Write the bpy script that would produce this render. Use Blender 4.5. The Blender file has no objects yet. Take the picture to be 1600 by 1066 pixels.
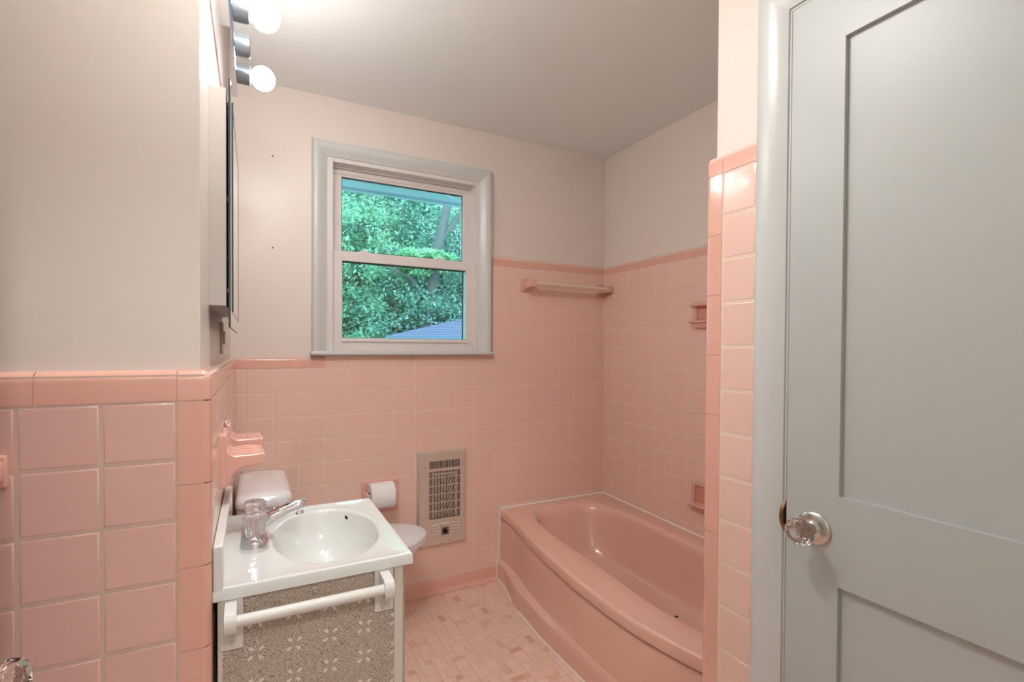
import bpy, bmesh, math, random
from mathutils import Vector, Matrix
random.seed(7)
PI = math.pi
SC = bpy.context.scene
COL = SC.collection

# ------------------------------------------------------------------ camera
W, H = 1600, 1066
F_PX, CX, CY = 752.26, 766.99, 554.25
YAW, PITCH, ROLL = 0.4584, -0.0130, 0.0056
cam_d = bpy.data.cameras.new('camera')
cam = bpy.data.objects.new('camera', cam_d)
COL.objects.link(cam)
fw = Vector((math.sin(YAW)*math.cos(PITCH), math.cos(YAW)*math.cos(PITCH), math.sin(PITCH)))
rt = Vector((math.cos(YAW), -math.sin(YAW), 0))
up = rt.cross(fw)
r2 = rt*math.cos(ROLL) + up*math.sin(ROLL)
u2 = -rt*math.sin(ROLL) + up*math.cos(ROLL)
cam.matrix_world = Matrix(((r2.x, u2.x, -fw.x, -1.915), (r2.y, u2.y, -fw.y, -2.326),
                           (r2.z, u2.z, -fw.z, 1.258), (0, 0, 0, 1)))
cam_d.sensor_width = 36
cam_d.sensor_fit = 'HORIZONTAL'
cam_d.lens = F_PX/W*36
cam_d.shift_x = (W/2-CX)/W
cam_d.shift_y = (CY-H/2)/W
cam_d.clip_start = 0.02
SC.camera = cam

# ------------------------------------------------------------------ exposure, world
SC.view_settings.view_transform = 'Standard'
SC.view_settings.look = 'None'
SC.view_settings.gamma = 1
SC.view_settings.use_curve_mapping = False
SC.view_settings.exposure = 0.82
BULB = 33.0
HALL = 44.0  # strength of the added hall fill lamp
ROOM = 41.0  # strength of the added ceiling fill lamp
world = bpy.data.worlds.new('world')
SC.world = world
world.use_nodes = True
nt = world.node_tree
nt.nodes.clear()
wo = nt.nodes.new('ShaderNodeOutputWorld')
bg = nt.nodes.new('ShaderNodeBackground')
bg.inputs['Color'].default_value = (0.50, 0.78, 1.0, 1)
bg.inputs['Strength'].default_value = 3.3
nt.links.new(bg.outputs[0], wo.inputs[0])

# ------------------------------------------------------------------ materials
def s2l(c):
    return tuple(((v/255)/12.92 if v/255 <= 0.04045 else ((v/255+0.055)/1.055)**2.4) for v in c)+(1,)

def mat(name, col, rough=0.5, metal=0.0, noise=None, bump=None, coat=0.0, spec=0.5, trans=0.0, ior=1.5, emit=None):
    m = bpy.data.materials.new(name)
    m.use_nodes = True
    t = m.node_tree
    b = t.nodes['Principled BSDF']
    c = s2l(col)
    b.inputs['Base Color'].default_value = c
    b.inputs['Roughness'].default_value = rough
    b.inputs['Metallic'].default_value = metal
    b.inputs['IOR'].default_value = ior
    b.inputs['Specular IOR Level'].default_value = spec
    b.inputs['Coat Weight'].default_value = coat
    b.inputs['Coat Roughness'].default_value = 0.06
    b.inputs['Transmission Weight'].default_value = trans
    if emit:
        b.inputs['Emission Color'].default_value = emit[0]
        b.inputs['Emission Strength'].default_value = emit[1]
    if noise or bump:
        tc = t.nodes.new('ShaderNodeTexCoord')
    if noise:                      # (scale, amount)
        n = t.nodes.new('ShaderNodeTexNoise')
        n.inputs['Scale'].default_value = noise[0]
        n.inputs['Detail'].default_value = 4
        t.links.new(tc.outputs['Object'], n.inputs['Vector'])
        mx = t.nodes.new('ShaderNodeMix')
        mx.data_type = 'RGBA'
        mx.inputs[6].default_value = tuple(v*(1-noise[1]) for v in c[:3])+(1,)
        mx.inputs[7].default_value = tuple(min(1, v*(1+noise[1])) for v in c[:3])+(1,)
        t.links.new(n.outputs['Fac'], mx.inputs[0])
        t.links.new(mx.outputs[2], b.inputs['Base Color'])
    if bump:                       # (scale, strength, distance)
        n2 = t.nodes.new('ShaderNodeTexNoise')
        n2.inputs['Scale'].default_value = bump[0]
        n2.inputs['Detail'].default_value = 3
        t.links.new(tc.outputs['Object'], n2.inputs['Vector'])
        bp = t.nodes.new('ShaderNodeBump')
        bp.inputs['Strength'].default_value = bump[1]
        bp.inputs['Distance'].default_value = bump[2]
        t.links.new(n2.outputs['Fac'], bp.inputs['Height'])
        t.links.new(bp.outputs[0], b.inputs['Normal'])
    return m

M = {}
M['paint'] = mat('wall paint', (231, 219, 210), 0.35, noise=(3, .02), bump=(25, .10, .002), spec=.35)
M['ceil'] = mat('ceiling paint', (242, 245, 245), 0.6, noise=(2, .02), bump=(60, .06, .002))
M['trim'] = mat('white trim paint', (208, 210, 208), 0.28, bump=(30, .10, .002))
M['door'] = mat('door paint', (187, 191, 188), 0.38, noise=(2, .02), bump=(40, .05, .001))
M['vinyl'] = mat('window vinyl', (226, 220, 216), 0.35)
M['tile'] = mat('pink wall tile', (239, 201, 186), 0.16, noise=(5, .03), bump=(9, .07, .004), coat=.3)
M['tile_near_shaded'] = mat('pink wall tile near shaded', (230, 184, 176), 0.22, noise=(5, .03), bump=(9, .07, .004), coat=.3)  # same wall tile; the dimmer, pinker light here is put into its colour
M['cap'] = mat('salmon trim tile', (230, 176, 158), 0.16, noise=(5, .04), bump=(9, .05, .004), coat=.3)
M['grout'] = mat('grout', (234, 208, 192), 0.85, noise=(40, .08))
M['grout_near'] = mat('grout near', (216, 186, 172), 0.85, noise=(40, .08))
M['caulk'] = mat('white caulk', (240, 236, 228), 0.5)
M['tub'] = mat('salmon tub enamel', (233, 187, 168), 0.14, noise=(2, .02), coat=.4)
M['chip'] = mat('rust chip', (70, 40, 28), 0.8)
M['ceramic'] = mat('salmon ceramic', (230, 175, 161), 0.10, coat=.5)
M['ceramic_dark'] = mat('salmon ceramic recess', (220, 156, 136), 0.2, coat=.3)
M['white'] = mat('white porcelain', (243, 243, 245), 0.08, coat=.5)
M['marble'] = mat('cultured marble', (226, 227, 223), 0.07, noise=(6, .02), coat=.5)
M['cabinet'] = mat('cabinet white', (218, 208, 198), 0.45, noise=(8, .03))
M['plastic'] = mat('ivory plastic', (223, 220, 214), 0.35)
M['enamel'] = mat('cabinet enamel', (190, 184, 177), 0.4)
M['chrome'] = mat('chrome', (225, 225, 228), 0.05, metal=1)
M['nickel'] = mat('brushed nickel', (204, 200, 194), 0.22, metal=1)
M['steel'] = mat('stainless steel', (222, 212, 202), 0.38, metal=.55, noise=(60, .05))
M['socket'] = mat('grey socket', (120, 128, 134), 0.3, metal=.7)
M['mirror'] = mat('mirror', (235, 240, 240), 0.01, metal=1)
M['mirror_edge'] = mat('mirror edge', (50, 66, 72), 0.3)
M['dark'] = mat('dark interior', (20, 16, 15), 0.8)
M['element'] = mat('heating element', (226, 220, 206), 0.5, metal=.3)
M['brass'] = mat('aged brass', (150, 118, 78), 0.35, metal=1)
M['paper'] = mat('toilet paper', (238, 236, 232), 0.9, bump=(120, .15, .002))
M['card'] = mat('cardboard', (150, 120, 95), 0.9)
M['bar'] = mat('beige bar', (232, 210, 188), 0.3, coat=.2)
M['acrylic'] = mat('acrylic', (250, 246, 246), 0.10, trans=.82, ior=1.46)
M['crystal'] = mat('crystal glass', (252, 250, 248), 0.0, trans=1.0, ior=1.5)
M['seat'] = mat('toilet seat', (232, 232, 232), 0.25)
M['mos_a'] = mat('mosaic salmon', (232, 196, 176), 0.38, noise=(3, .05))
M['mos_b'] = mat('mosaic light salmon', (236, 202, 184), 0.38, noise=(3, .05))
M['mos_c'] = mat('mosaic terracotta', (222, 180, 158), 0.38, noise=(3, .05))
M['mos_d'] = mat('mosaic rose', (212, 164, 142), 0.38, noise=(3, .05))
M['mos_grout'] = mat('mosaic grout', (204, 162, 138), 0.9, noise=(2.2, .18))
M['bulb'] = mat('lit bulb', (255, 255, 255), 0.3, emit=((1.0, 0.98, 0.955, 1), BULB))
M['bulb_neck'] = mat('bulb neck', (232, 240, 240), 0.3)
M['hall_fill'] = mat('added hall fill lamp', (255, 255, 255), 0.3, emit=((0.95, 1.0, 1.0, 1), HALL))
M['room_fill'] = mat('added room fill lamp', (255, 255, 255), 0.3, emit=((1.0, 0.985, 0.965, 1), ROOM))
M['soffit'] = mat('soffit paint', (168, 184, 198), 0.6)
M['screen'] = mat('screen frame', (84, 86, 82), 0.6)
M['wire'] = mat('white cable', (220, 225, 228), 0.5)
M['shingle'] = mat('roof shingles', (96, 92, 112), 0.9, noise=(30, .25))
M['siding'] = mat('siding', (84, 106, 120), 0.8)
M['bark'] = mat('bark', (96, 92, 86), 0.9, noise=(12, .3))
M['lawn'] = mat('lawn', (70, 120, 60), 0.95, noise=(4, .3))

def leafmat(name, a, b):
    m = mat(name, a, 0.55)
    t = m.node_tree
    bs = t.nodes['Principled BSDF']
    g = t.nodes.new('ShaderNodeNewGeometry')
    mx = t.nodes.new('ShaderNodeMix')
    mx.data_type = 'RGBA'
    mx.inputs[6].default_value = s2l(a)
    mx.inputs[7].default_value = s2l(b)
    t.links.new(g.outputs['Random Per Island'], mx.inputs[0])
    t.links.new(mx.outputs[2], bs.inputs['Base Color'])
    tr = t.nodes.new('ShaderNodeBsdfTranslucent')
    t.links.new(mx.outputs[2], tr.inputs['Color'])
    ms = t.nodes.new('ShaderNodeMixShader')
    ms.inputs[0].default_value = 0.4
    t.links.new(bs.outputs[0], ms.inputs[1])
    t.links.new(tr.outputs[0], ms.inputs[2])
    t.links.new(ms.outputs[0], t.nodes['Material Output'].inputs[0])
    return m
M['leaf_a'] = leafmat('leaves mid green', (124, 172, 136), (180, 214, 176))
M['leaf_b'] = leafmat('leaves yellow green', (134, 186, 138), (178, 212, 166))
M['leaf_c'] = leafmat('leaves blue green', (116, 162, 142), (176, 208, 186))

# window glass: thin tinted pane
gm = bpy.data.materials.new('window glass')
gm.use_nodes = True
t = gm.node_tree
t.nodes.clear()
o_ = t.nodes.new('ShaderNodeOutputMaterial')
tr_ = t.nodes.new('ShaderNodeBsdfTransparent')
tr_.inputs[0].default_value = (0.88, 1.0, 0.985, 1)
gl_ = t.nodes.new('ShaderNodeBsdfGlossy')
gl_.inputs['Roughness'].default_value = 0.02
fr_ = t.nodes.new('ShaderNodeFresnel')
fr_.inputs[0].default_value = 1.45
mx_ = t.nodes.new('ShaderNodeMixShader')
t.links.new(fr_.outputs[0], mx_.inputs[0])
t.links.new(tr_.outputs[0], mx_.inputs[1])
t.links.new(gl_.outputs[0], mx_.inputs[2])
t.links.new(mx_.outputs[0], o_.inputs[0])
M['glass'] = gm

# embossed flower panel of the vanity (object space: u = x, v = z)
def flower_mat():
    m = mat('embossed flower panel', (178, 164, 148), 0.6)
    t = m.node_tree
    N, L = t.nodes, t.links
    b = N['Principled BSDF']
    tc = N.new('ShaderNodeTexCoord')
    sp = N.new('ShaderNodeSeparateXYZ')
    L.new(tc.outputs['Object'], sp.inputs[0])
    def mth(op, a, c=None):
        n = N.new('ShaderNodeMath')
        n.operation = op
        for i, v in enumerate((a, c)):
            if v is None: continue
            if isinstance(v, (int, float)): n.inputs[i].default_value = v
            else: L.new(v, n.inputs[i])
        return n.outputs[0]
    def cell(v, off, size):
        return mth('SUBTRACT', mth('FRACT', mth('DIVIDE', mth('ADD', v, off), size)), 0.5)
    S, SZ = 0.070, 0.064
    u = mth('MULTIPLY', cell(sp.outputs['X'], 10*S+1.911+S/2, S), 1.0)
    v = mth('MULTIPLY', cell(sp.outputs['Z'], 20*SZ-0.722+SZ/2, SZ), SZ/S)
    r = mth('SQRT', mth('ADD', mth('MULTIPLY', u, u), mth('MULTIPLY', v, v)))
    ang = mth('ARCTAN2', v, u)
    pet = mth('ABSOLUTE', mth('SINE', mth('MULTIPLY', mth('ADD', ang, 0.12), 2.0)))
    # petals: a thin lens around each diagonal, r 0.10..0.24
    d = mth('ABSOLUTE', mth('SUBTRACT', r, 0.17))
    lens = mth('SUBTRACT', mth('MULTIPLY', mth('SUBTRACT', pet, 0.88), 0.9), mth('MULTIPLY', mth('MULTIPLY', d, d), 16.0))
    mask = mth('GREATER_THAN', lens, 0.0)
    # leaf swirls
    nz = N.new('ShaderNodeTexNoise')
    nz.inputs['Scale'].default_value = 75
    nz.inputs['Detail'].default_value = 2
    nz.inputs['Distortion'].default_value = 2.5
    L.new(tc.outputs['Object'], nz.inputs['Vector'])
    spokes = mth('SINE', mth('ADD', mth('MULTIPLY', ang, 16.0), mth('MULTIPLY', r, 30.0)))
    fade = mth('MAXIMUM', mth('SUBTRACT', 0.42, r), 0.0)
    ring = mth('MULTIPLY', spokes, fade)
    f = mth('ADD', mth('SINE', mth('MULTIPLY', nz.outputs['Fac'], 45.0)), mth('MULTIPLY', ring, 4.0))
    rp = N.new('ShaderNodeValToRGB')
    e = rp.color_ramp.elements
    e[0].position = 0.12
    e[0].color = s2l((150, 126, 104))
    e[1].position = 0.55
    e[1].color = s2l((220, 206, 192))
    L.new(mth('ADD', mth('MULTIPLY', f, 0.5), 0.5), rp.inputs[0])
    mx = N.new('ShaderNodeMix')
    mx.data_type = 'RGBA'
    L.new(mask, mx.inputs[0])
    L.new(rp.outputs[0], mx.inputs[6])
    mx.inputs[7].default_value = s2l((240, 234, 228))
    L.new(mx.outputs[2], b.inputs['Base Color'])
    bp = N.new('ShaderNodeBump')
    bp.inputs['Strength'].default_value = 0.5
    bp.inputs['Distance'].default_value = 0.002
    L.new(mth('ADD', mth('MULTIPLY', f, 0.5), mth('MULTIPLY', mask, 1.5)), bp.inputs['Height'])
    L.new(bp.outputs[0], b.inputs['Normal'])
    return m
M['flower'] = flower_mat()

# ------------------------------------------------------------------ helpers
def link(name, me, parent=None):
    o = bpy.data.objects.new(name, me)
    COL.objects.link(o)
    if parent: o.parent = parent
    return o

def finish(name, bm, m, parent=None, smooth=35, bevel=None, sub=0, recalc=True):
    if recalc: bmesh.ops.recalc_face_normals(bm, faces=bm.faces[:])
    me = bpy.data.meshes.new(name)
    bm.to_mesh(me)
    bm.free()
    for k in (m if isinstance(m, (list, tuple)) else [m]): me.materials.append(M[k])
    if smooth:
        for p in me.polygons: p.use_smooth = True
        me.set_sharp_from_angle(angle=math.radians(smooth))
    o = link(name, me, parent)
    if parent is not None and parent.type == 'EMPTY':
        o.matrix_parent_inverse = Matrix.Translation(-parent.location) if parent.rotation_euler.z == 0 else parent.matrix_basis.inverted()
    if bevel:
        md = o.modifiers.new('bevel', 'BEVEL')
        md.width = bevel[0]
        md.segments = bevel[1]
        md.limit_method = 'ANGLE'
        md.angle_limit = math.radians(40)
    if sub:
        md = o.modifiers.new('sub', 'SUBSURF')
        md.levels = md.render_levels = sub
    return o

def thing(name, label, cat, loc, group=None):
    o = bpy.data.objects.new(name, None)
    COL.objects.link(o)
    o.location = loc
    o.empty_display_size = .05
    o['label'] = label
    o['category'] = cat
    if group: o['group'] = group
    return o

def tag(o, label, cat, group=None):
    o['label'] = label
    o['category'] = cat
    if group: o['group'] = group
    return o

def struct(o):
    o['kind'] = 'structure'
    return o

def box(bm, x0, x1, y0, y1, z0, z1, mi=0):
    x0, x1 = sorted((x0, x1)); y0, y1 = sorted((y0, y1)); z0, z1 = sorted((z0, z1))
    v = [bm.verts.new(p) for p in ((x0,y0,z0),(x1,y0,z0),(x1,y1,z0),(x0,y1,z0),(x0,y0,z1),(x1,y0,z1),(x1,y1,z1),(x0,y1,z1))]
    for q in ((3,2,1,0),(4,5,6,7),(0,1,5,4),(1,2,6,5),(2,3,7,6),(3,0,4,7)):
        f = bm.faces.new([v[i] for i in q])
        f.material_index = mi
    return v

def rings(bm, loops, close_loop=True, cap0=False, cap1=False, mi=0):
    vs = [[bm.verts.new(p) for p in lp] for lp in loops]
    n = len(loops[0])
    for a, b in zip(vs[:-1], vs[1:]):
        for i in range(n if close_loop else n-1):
            j = (i+1) % n
            f = bm.faces.new((a[i], a[j], b[j], b[i]))
            f.material_index = mi
    if cap0: bm.faces.new(vs[0][::-1])
    if cap1: bm.faces.new(vs[-1])
    return vs

def lathe(bm, prof, origin, axis, seg=32, caps=True, mi=0):
    """prof: list of (r, h); axis: unit vector"""
    ax = Vector(axis).normalized()
    a = ax.orthogonal().normalized()
    b = ax.cross(a)
    o = Vector(origin)
    lps = []
    for r, h in prof:
        r = max(r, 1e-5)
        lps.append([o+ax*h+(a*math.cos(2*PI*i/seg)+b*math.sin(2*PI*i/seg))*r for i in range(seg)])
    rings(bm, lps, True, caps, caps, mi)

def tube(bm, pts, r, seg=12, caps=True, mi=0, flat=1.0):
    pts = [Vector(p) for p in pts]
    rr = r if isinstance(r, (list, tuple)) else [r]*len(pts)
    lps = []
    pn = None
    for i, p in enumerate(pts):
        d = (pts[min(i+1, len(pts)-1)]-pts[max(i-1, 0)]).normalized()
        n = (Vector((0,0,1)) if abs(d.z) < .95 else Vector((1,0,0))) if pn is None else pn
        n = (n-d*n.dot(d)).normalized()
        pn = n
        b = d.cross(n)
        lps.append([p+(n*math.cos(2*PI*k/seg)*flat+b*math.sin(2*PI*k/seg))*rr[i] for k in range(seg)])
    rings(bm, lps, True, caps, caps, mi)

def prism(bm, poly, lo, hi, axis='z', mi=0):
    def P(a, b, c):
        return {'z': (a, b, c), 'y': (a, c, b), 'x': (c, a, b)}[axis]
    A = [bm.verts.new(P(p[0], p[1], lo)) for p in poly]
    B = [bm.verts.new(P(p[0], p[1], hi)) for p in poly]
    n = len(poly)
    for i in range(n):
        j = (i+1) % n
        f = bm.faces.new((A[i], A[j], B[j], B[i]))
        f.material_index = mi
    f = bm.faces.new(A[::-1]); f.material_index = mi
    f = bm.faces.new(B); f.material_index = mi

def tiles(bm, o, u, v, n, ub, vb, skip=None, gap=.0015, jit=.0004, mi=0):
    """pillowed tiles in the cells between the breaks; o + u*a + v*b, surface normal n"""
    o, u, v, n = map(Vector, (o, u, v, n))
    for i in range(len(ub)-1):
        for j in range(len(vb)-1):
            a0, a1, b0, b1 = ub[i], ub[i+1], vb[j], vb[j+1]
            if skip and skip((a0+a1)/2, (b0+b1)/2): continue
            if a1-a0 < .006 or b1-b0 < .006: continue
            g = gap/2
            ins = min(.0042, (a1-a0)/4, (b1-b0)/4)
            h = [random.uniform(-jit, jit) for _ in range(4)]
            A = [a0+g, a0+g+ins, a1-g-ins, a1-g]
            B = [b0+g, b0+g+ins, b1-g-ins, b1-g]
            vs = []
            for q, bb in enumerate(B):
                row = []
                for p, aa in enumerate(A):
                    edge = p in (0, 3) or q in (0, 3)
                    hh = h[(p > 1)+2*(q > 1)]
                    row.append(bm.verts.new(o+u*aa+v*bb+n*(hh*.5-(.0026 if edge else 0))))
                vs.append(row)
            for q in range(3):
                for p in range(3):
                    f = bm.faces.new((vs[q][p], vs[q][p+1], vs[q+1][p+1], vs[q+1][p]))
                    f.material_index = mi
                    f.smooth = not (p == 1 and q == 1)
    bm.normal_update()
    for f in bm.faces:
        if f.normal.dot(n) < 0: f.normal_flip()

def tile_obj(name, bm, m, parent):
    me = bpy.data.meshes.new(name)
    bm.to_mesh(me)
    bm.free()
    me.materials.append(M[m])
    return link(name, me, parent)

U = 0.108
Z0 = 1.163
ZC = 2.412
def rows(lo, hi, off=0.0):
    r = [lo]
    k = -11
    while Z0+off+k*U < hi-.004:
        z = Z0+off+k*U
        if z > lo+.004: r.append(z)
        k += 1
    return r+[hi]

def arc(cx, cy, r, a0, a1, n=8):
    return [(cx+r*math.cos(math.radians(a0+(a1-a0)*i/n)), cy+r*math.sin(math.radians(a0+(a1-a0)*i/n))) for i in range(n+1)]

# ================================================================== SETTING
# ---- floor with mosaic
bm = bmesh.new()
box(bm, -3.0, .1, -4.3, .16, -.06, -.0012, 0)
s = .0262
x_lo, y_lo, nx, ny = -2.95, -2.46, int(2.95/s), int(2.46/s)
used = [[False]*ny for _ in range(nx)]
for j in range(ny):
    for i in range(nx):
        if used[i][j]: continue
        q = random.random()
        w, h = (2, 2) if q < .36 else (2, 1) if q < .62 else (1, 2) if q < .86 else (1, 1)
        if i+w > nx or used[i+w-1][j]: w = 1
        if j+h > ny: h = 1
        for a in range(w):
            for b in range(h): used[i+a][j+b] = True
        c = random.random()
        mi = 1 if c < .5 else 2 if c < .86 else 3 if c < .95 else 4
        if w*h == 4 and mi > 2: mi = 1
        g = .0007
        X0, X1, Y0, Y1 = x_lo+i*s+g, x_lo+(i+w)*s-g, y_lo+j*s+g, y_lo+(j+h)*s-g
        zz = random.uniform(-.0002, .0002)
        vs = [bm.verts.new(p) for p in ((X0,Y0,-.0014),(X1,Y0,-.0014),(X1,Y1,-.0014),(X0,Y1,-.0014),
              (X0+.0012,Y0+.0012,zz),(X1-.0012,Y0+.0012,zz),(X1-.0012,Y1-.0012,zz),(X0+.0012,Y1-.0012,zz))]
        for fc in ((4,5,6,7),(0,1,5,4),(1,2,6,5),(2,3,7,6),(3,0,4,7)):
            bm.faces.new([vs[k] for k in fc]).material_index = mi
floor = struct(finish('floor', bm, ['mos_grout', 'mos_a', 'mos_b', 'mos_c', 'mos_d'], smooth=0, recalc=False))

# ---- ceiling
bm = bmesh.new()
box(bm, -3.0, .16, -4.3, .16, ZC, ZC+.1)
struct(finish('ceiling', bm, 'ceil', smooth=0))

# ---- back wall with window hole
YP = .012
WX0, WX1, WZ0, WZ1 = -1.612, -.838, 1.235, 2.150
bm = bmesh.new()
for (a, b, c, d) in ((-2.15, WX0, 0, ZC), (WX1, .16, 0, ZC), (WX0, WX1, 0, WZ0), (WX0, WX1, WZ1, ZC)):
    box(bm, a, b, YP, .16, c, d)
wb = struct(finish('wall_back', bm, 'paint', smooth=0))
bm = bmesh.new()
box(bm, -1.99, 0, .0014, YP, 0, Z0)
box(bm, -1.99, -1.62, .0014, YP, Z0, Z0+.045)
box(bm, -1.62, -.757, .0014, YP, Z0, 1.232)
box(bm, -.757, 0, .0014, YP, Z0, Z0+5*U+.045)
finish('grout_bed', bm, 'grout', wb, smooth=0)
bm = bmesh.new()
cols = [-1.984]+[-k*U for k in range(18, -1, -1)]
tiles(bm, (0,0,0), (1,0,0), (0,0,1), (0,-1,0), cols, rows(.08, Z0))
tiles(bm, (0,0,0), (1,0,0), (0,0,1), (0,-1,0), [-k*U for k in range(15, 7, -1)]+[-.760], [Z0, Z0+.062])
tiles(bm, (0,0,0), (1,0,0), (0,0,1), (0,-1,0), [-.757]+[-k*U for k in range(6, -1, -1)], rows(Z0, Z0+5*U))
tile_obj('wall_tiles', bm, 'tile', wb)

def cap_profile(h=.050, back=.022):
    """(out, up): out<0 is toward the wall; a rounded ledge"""
    return [(-back, 0), (0, 0), (0, h-.018)]+[(-.018+.018*math.cos(a), h-.018+.018*math.sin(a)) for a in [i*PI/2/7 for i in range(1, 8)]]+[(-back, h)]

def cap_run(bm, p0, p1, n, z, L=.152, h=.050, back=.022, start=0.0):
    """straight run of trim pieces from p0 to p1 (2D), n = outward 2D normal"""
    p0, p1, n = Vector(p0), Vector(p1), Vector(n)
    d = (p1-p0); T = d.length; d.normalize()
    s = -start
    while s < T-.002:
        a, b = max(0, s)+.0008, min(T, s+L)-.0008
        if b-a > .004:
            lps = []
            for q in (a, b):
                c = p0+d*q
                lps.append([(c.x+n.x*o, c.y+n.y*o, z+hh) for o, hh in cap_profile(h, back)])
            rings(bm, lps, True, True, True)
        s += L

bm = bmesh.new()
cap_run(bm, (-1.984, 0), (-1.62, 0), (0, -1), Z0+.001, start=.07)
cap_run(bm, (-.757, 0), (0, 0), (0, -1), Z0+5*U+.001, start=.035)
finish('cap_trim', bm, 'cap', wb)
# coved base tiles
bm = bmesh.new()
prof = [(.012, 0), (-.022, 0)]+[(-.022+.022*math.sin(a), .022-.022*math.cos(a)) for a in [i*PI/2/6 for i in range(1, 7)]]+[(0, .068), (.004, .078), (.012, .079)]
x = -1.984
while x < -.72:
    rings(bm, [[(x+.001, o, z) for o, z in prof], [(min(x+.152, -.70)-.001, o, z) for o, z in prof]], True, True, True)
    x += .152
finish('cove_base', bm, 'cap', wb)

# ---- right wall (alcove long side)
bm = bmesh.new()
box(bm, .010, .16, -1.6, YP, 0, ZC)
wr = struct(finish('wall_right', bm, 'paint', smooth=0))
bm = bmesh.new()
box(bm, .0014, .010, -1.45, 0, 0, Z0+5*U+.045)
finish('grout_bed', bm, 'grout', wr, smooth=0)
bm = bmesh.new()
yj = [-1.45]+[-(0.825+k)*U for k in range(12, -1, -1)]+[0]
tiles(bm, (0,0,0), (0,1,0), (0,0,1), (-1,0,0), yj, rows(.30, Z0+5*U))
tile_obj('wall_tiles', bm, 'tile', wr)
bm = bmesh.new()
cap_run(bm, (0, 0), (0, -1.45), (-1, 0), Z0+5*U+.001, start=.02)
finish('cap_trim', bm, 'cap', wr)
bm = bmesh.new()
prism(bm, [(-.0030, .001), (.001, -.0030), (.001, .001)], .36, Z0+5*U+.04)
finish('corner_joint', bm, 'tile', wr)

# ---- left wall of the bath (behind the vanity)
XL = -1.984
YN = -1.309
bm = bmesh.new()
box(bm, -2.15, -2.003, YN+.11, YP, 0, ZC)
wl = struct(finish('wall_left', bm, 'paint', smooth=0))
bm = bmesh.new()
box(bm, -2.003, XL-.0014, YN+.02, 0, 0, Z0+.045)
finish('grout_bed', bm, 'grout', wl, smooth=0)
bm = bmesh.new()
tiles(bm, (XL,0,0), (0,1,0), (0,0,1), (1,0,0), [-1.256]+[-1.256+k*U for k in range(1, 12)]+[0], rows(.0, Z0))
tile_obj('wall_tiles', bm, 'tile', wl)
bm = bmesh.new()
cap_run(bm, (XL, YN+.0155), (XL, 0), (1, 0), Z0+.001, L=.152, start=.0)
finish('cap_trim', bm, 'cap', wl)

# ---- near-left wall, facing the camera
bm = bmesh.new()
box(bm, -3.0, -2.003, YN+.019, YN+.11, 0, ZC)
wn = struct(finish('wall_near_left', bm, 'paint', smooth=0))
bm = bmesh.new()
box(bm, -2.9, XL-.012, YN+.0014, YN+.02, 0, Z0+.045)
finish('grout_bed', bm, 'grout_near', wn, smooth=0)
bm = bmesh.new()
XJ = -2.0375
tiles(bm, (0,YN,0), (1,0,0), (0,0,1), (0,-1,0), [-2.9]+[XJ-k*U for k in range(7, -1, -1)], rows(0, Z0-.0026), gap=.0028)
tile_obj('wall_tiles', bm, 'tile_near_shaded', wn)
R = .015
bm = bmesh.new()
z = Z0-.0026
while z > 0:                                   # vertical bullnose pieces
    poly = [(XJ+.0014, YN), (XL-R, YN)]+arc(XL-R, YN+R, R, -90, 0)+[(XL, YN+.052), (XL-.012, YN+.052), (XL-.012, YN+.012), (XJ+.0014, YN+.012)]
    prism(bm, poly, max(0, z-.1515)+.001, z-.001)
    z -= .1515
finish('bullnose_trim', bm, 'cap', wn)
bm = bmesh.new()
x = XJ
pieces = []
while x > -2.9:
    cap_run(bm, (x, YN), (max(x-.195, -2.9), YN), (0, -1), Z0-.0016, L=.3, h=.0545)
    x -= .195
# rounded corner piece swept round the outside corner
path = [((XJ+.001), YN, 0, -1)]+[(XL-R+R*math.cos(a), YN+R+R*math.sin(a), math.cos(a), math.sin(a)) for a in [(-PI/2)+i*PI/2/8 for i in range(9)]]
lps = [[(px+nx_*max(o, -.014), py+ny_*max(o, -.014), Z0-.0016+hh*1.09) for o, hh in cap_profile(.050, .014)] for px, py, nx_, ny_ in path]
rings(bm, lps, True, True, True)
box(bm, XJ+.002, XL-R, YN+.013, YN+.02, Z0, Z0+.0525)
finish('cap_trim', bm, 'cap', wn)

# ---- stub wall / closet wall (plane x = -0.865) and alcove end wall
XS, YS = -.865, -1.448
bm = bmesh.new()
DY0, DY1, DZ = -1.664, -2.318, 2.000
box(bm, -.846, .16, YS-.019, DY0, 0, ZC)
box(bm, -.846, -.70, DY1, -2.40, 0, ZC)
box(bm, -.846, -.70, DY0, DY1, DZ, ZC)
box(bm, -.70, -.68, DY0, -2.40, 0, ZC)          # inside face of the closet
ws = struct(finish('wall_closet', bm, 'paint', smooth=0))
bm = bmesh.new()
box(bm, XS+.0014, -.846, -1.589, YS-.012, 0, Z0+5*U+.040)
box(bm, -.853, 0, YS-.019, YS-.0014, 0, Z0+5*U+.040)
finish('grout_bed', bm, 'grout', ws, smooth=0)
bm = bmesh.new()
tiles(bm, (XS,0,0), (0,1,0), (0,0,1), (-1,0,0), [-1.590, -1.499], rows(0, Z0+5*U-.0045, -.0045), gap=.0032)
tile_obj('wall_tiles', bm, 'tile', ws)
bm = bmesh.new()
tiles(bm, (0,YS,0), (1,0,0), (0,0,1), (0,1,0), [-.81+k*U for k in range(0, 8)]+[0], rows(.30, Z0+5*U))
tile_obj('wall_tiles', bm, 'tile', ws)
bm = bmesh.new()
ZT = Z0+5*U-.0045
z = ZT
while z > 0:
    poly = [(XS, -1.4975), (XS, YS-R)]+arc(XS+R, YS-R, R, 180, 90)+[(XS+.05, YS), (XS+.05, YS-.012), (XS+.012, YS-.012), (XS+.012, -1.4975)]
    prism(bm, poly, max(0, z-.1515)+.001, z-.001)
    z -= .1515
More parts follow.
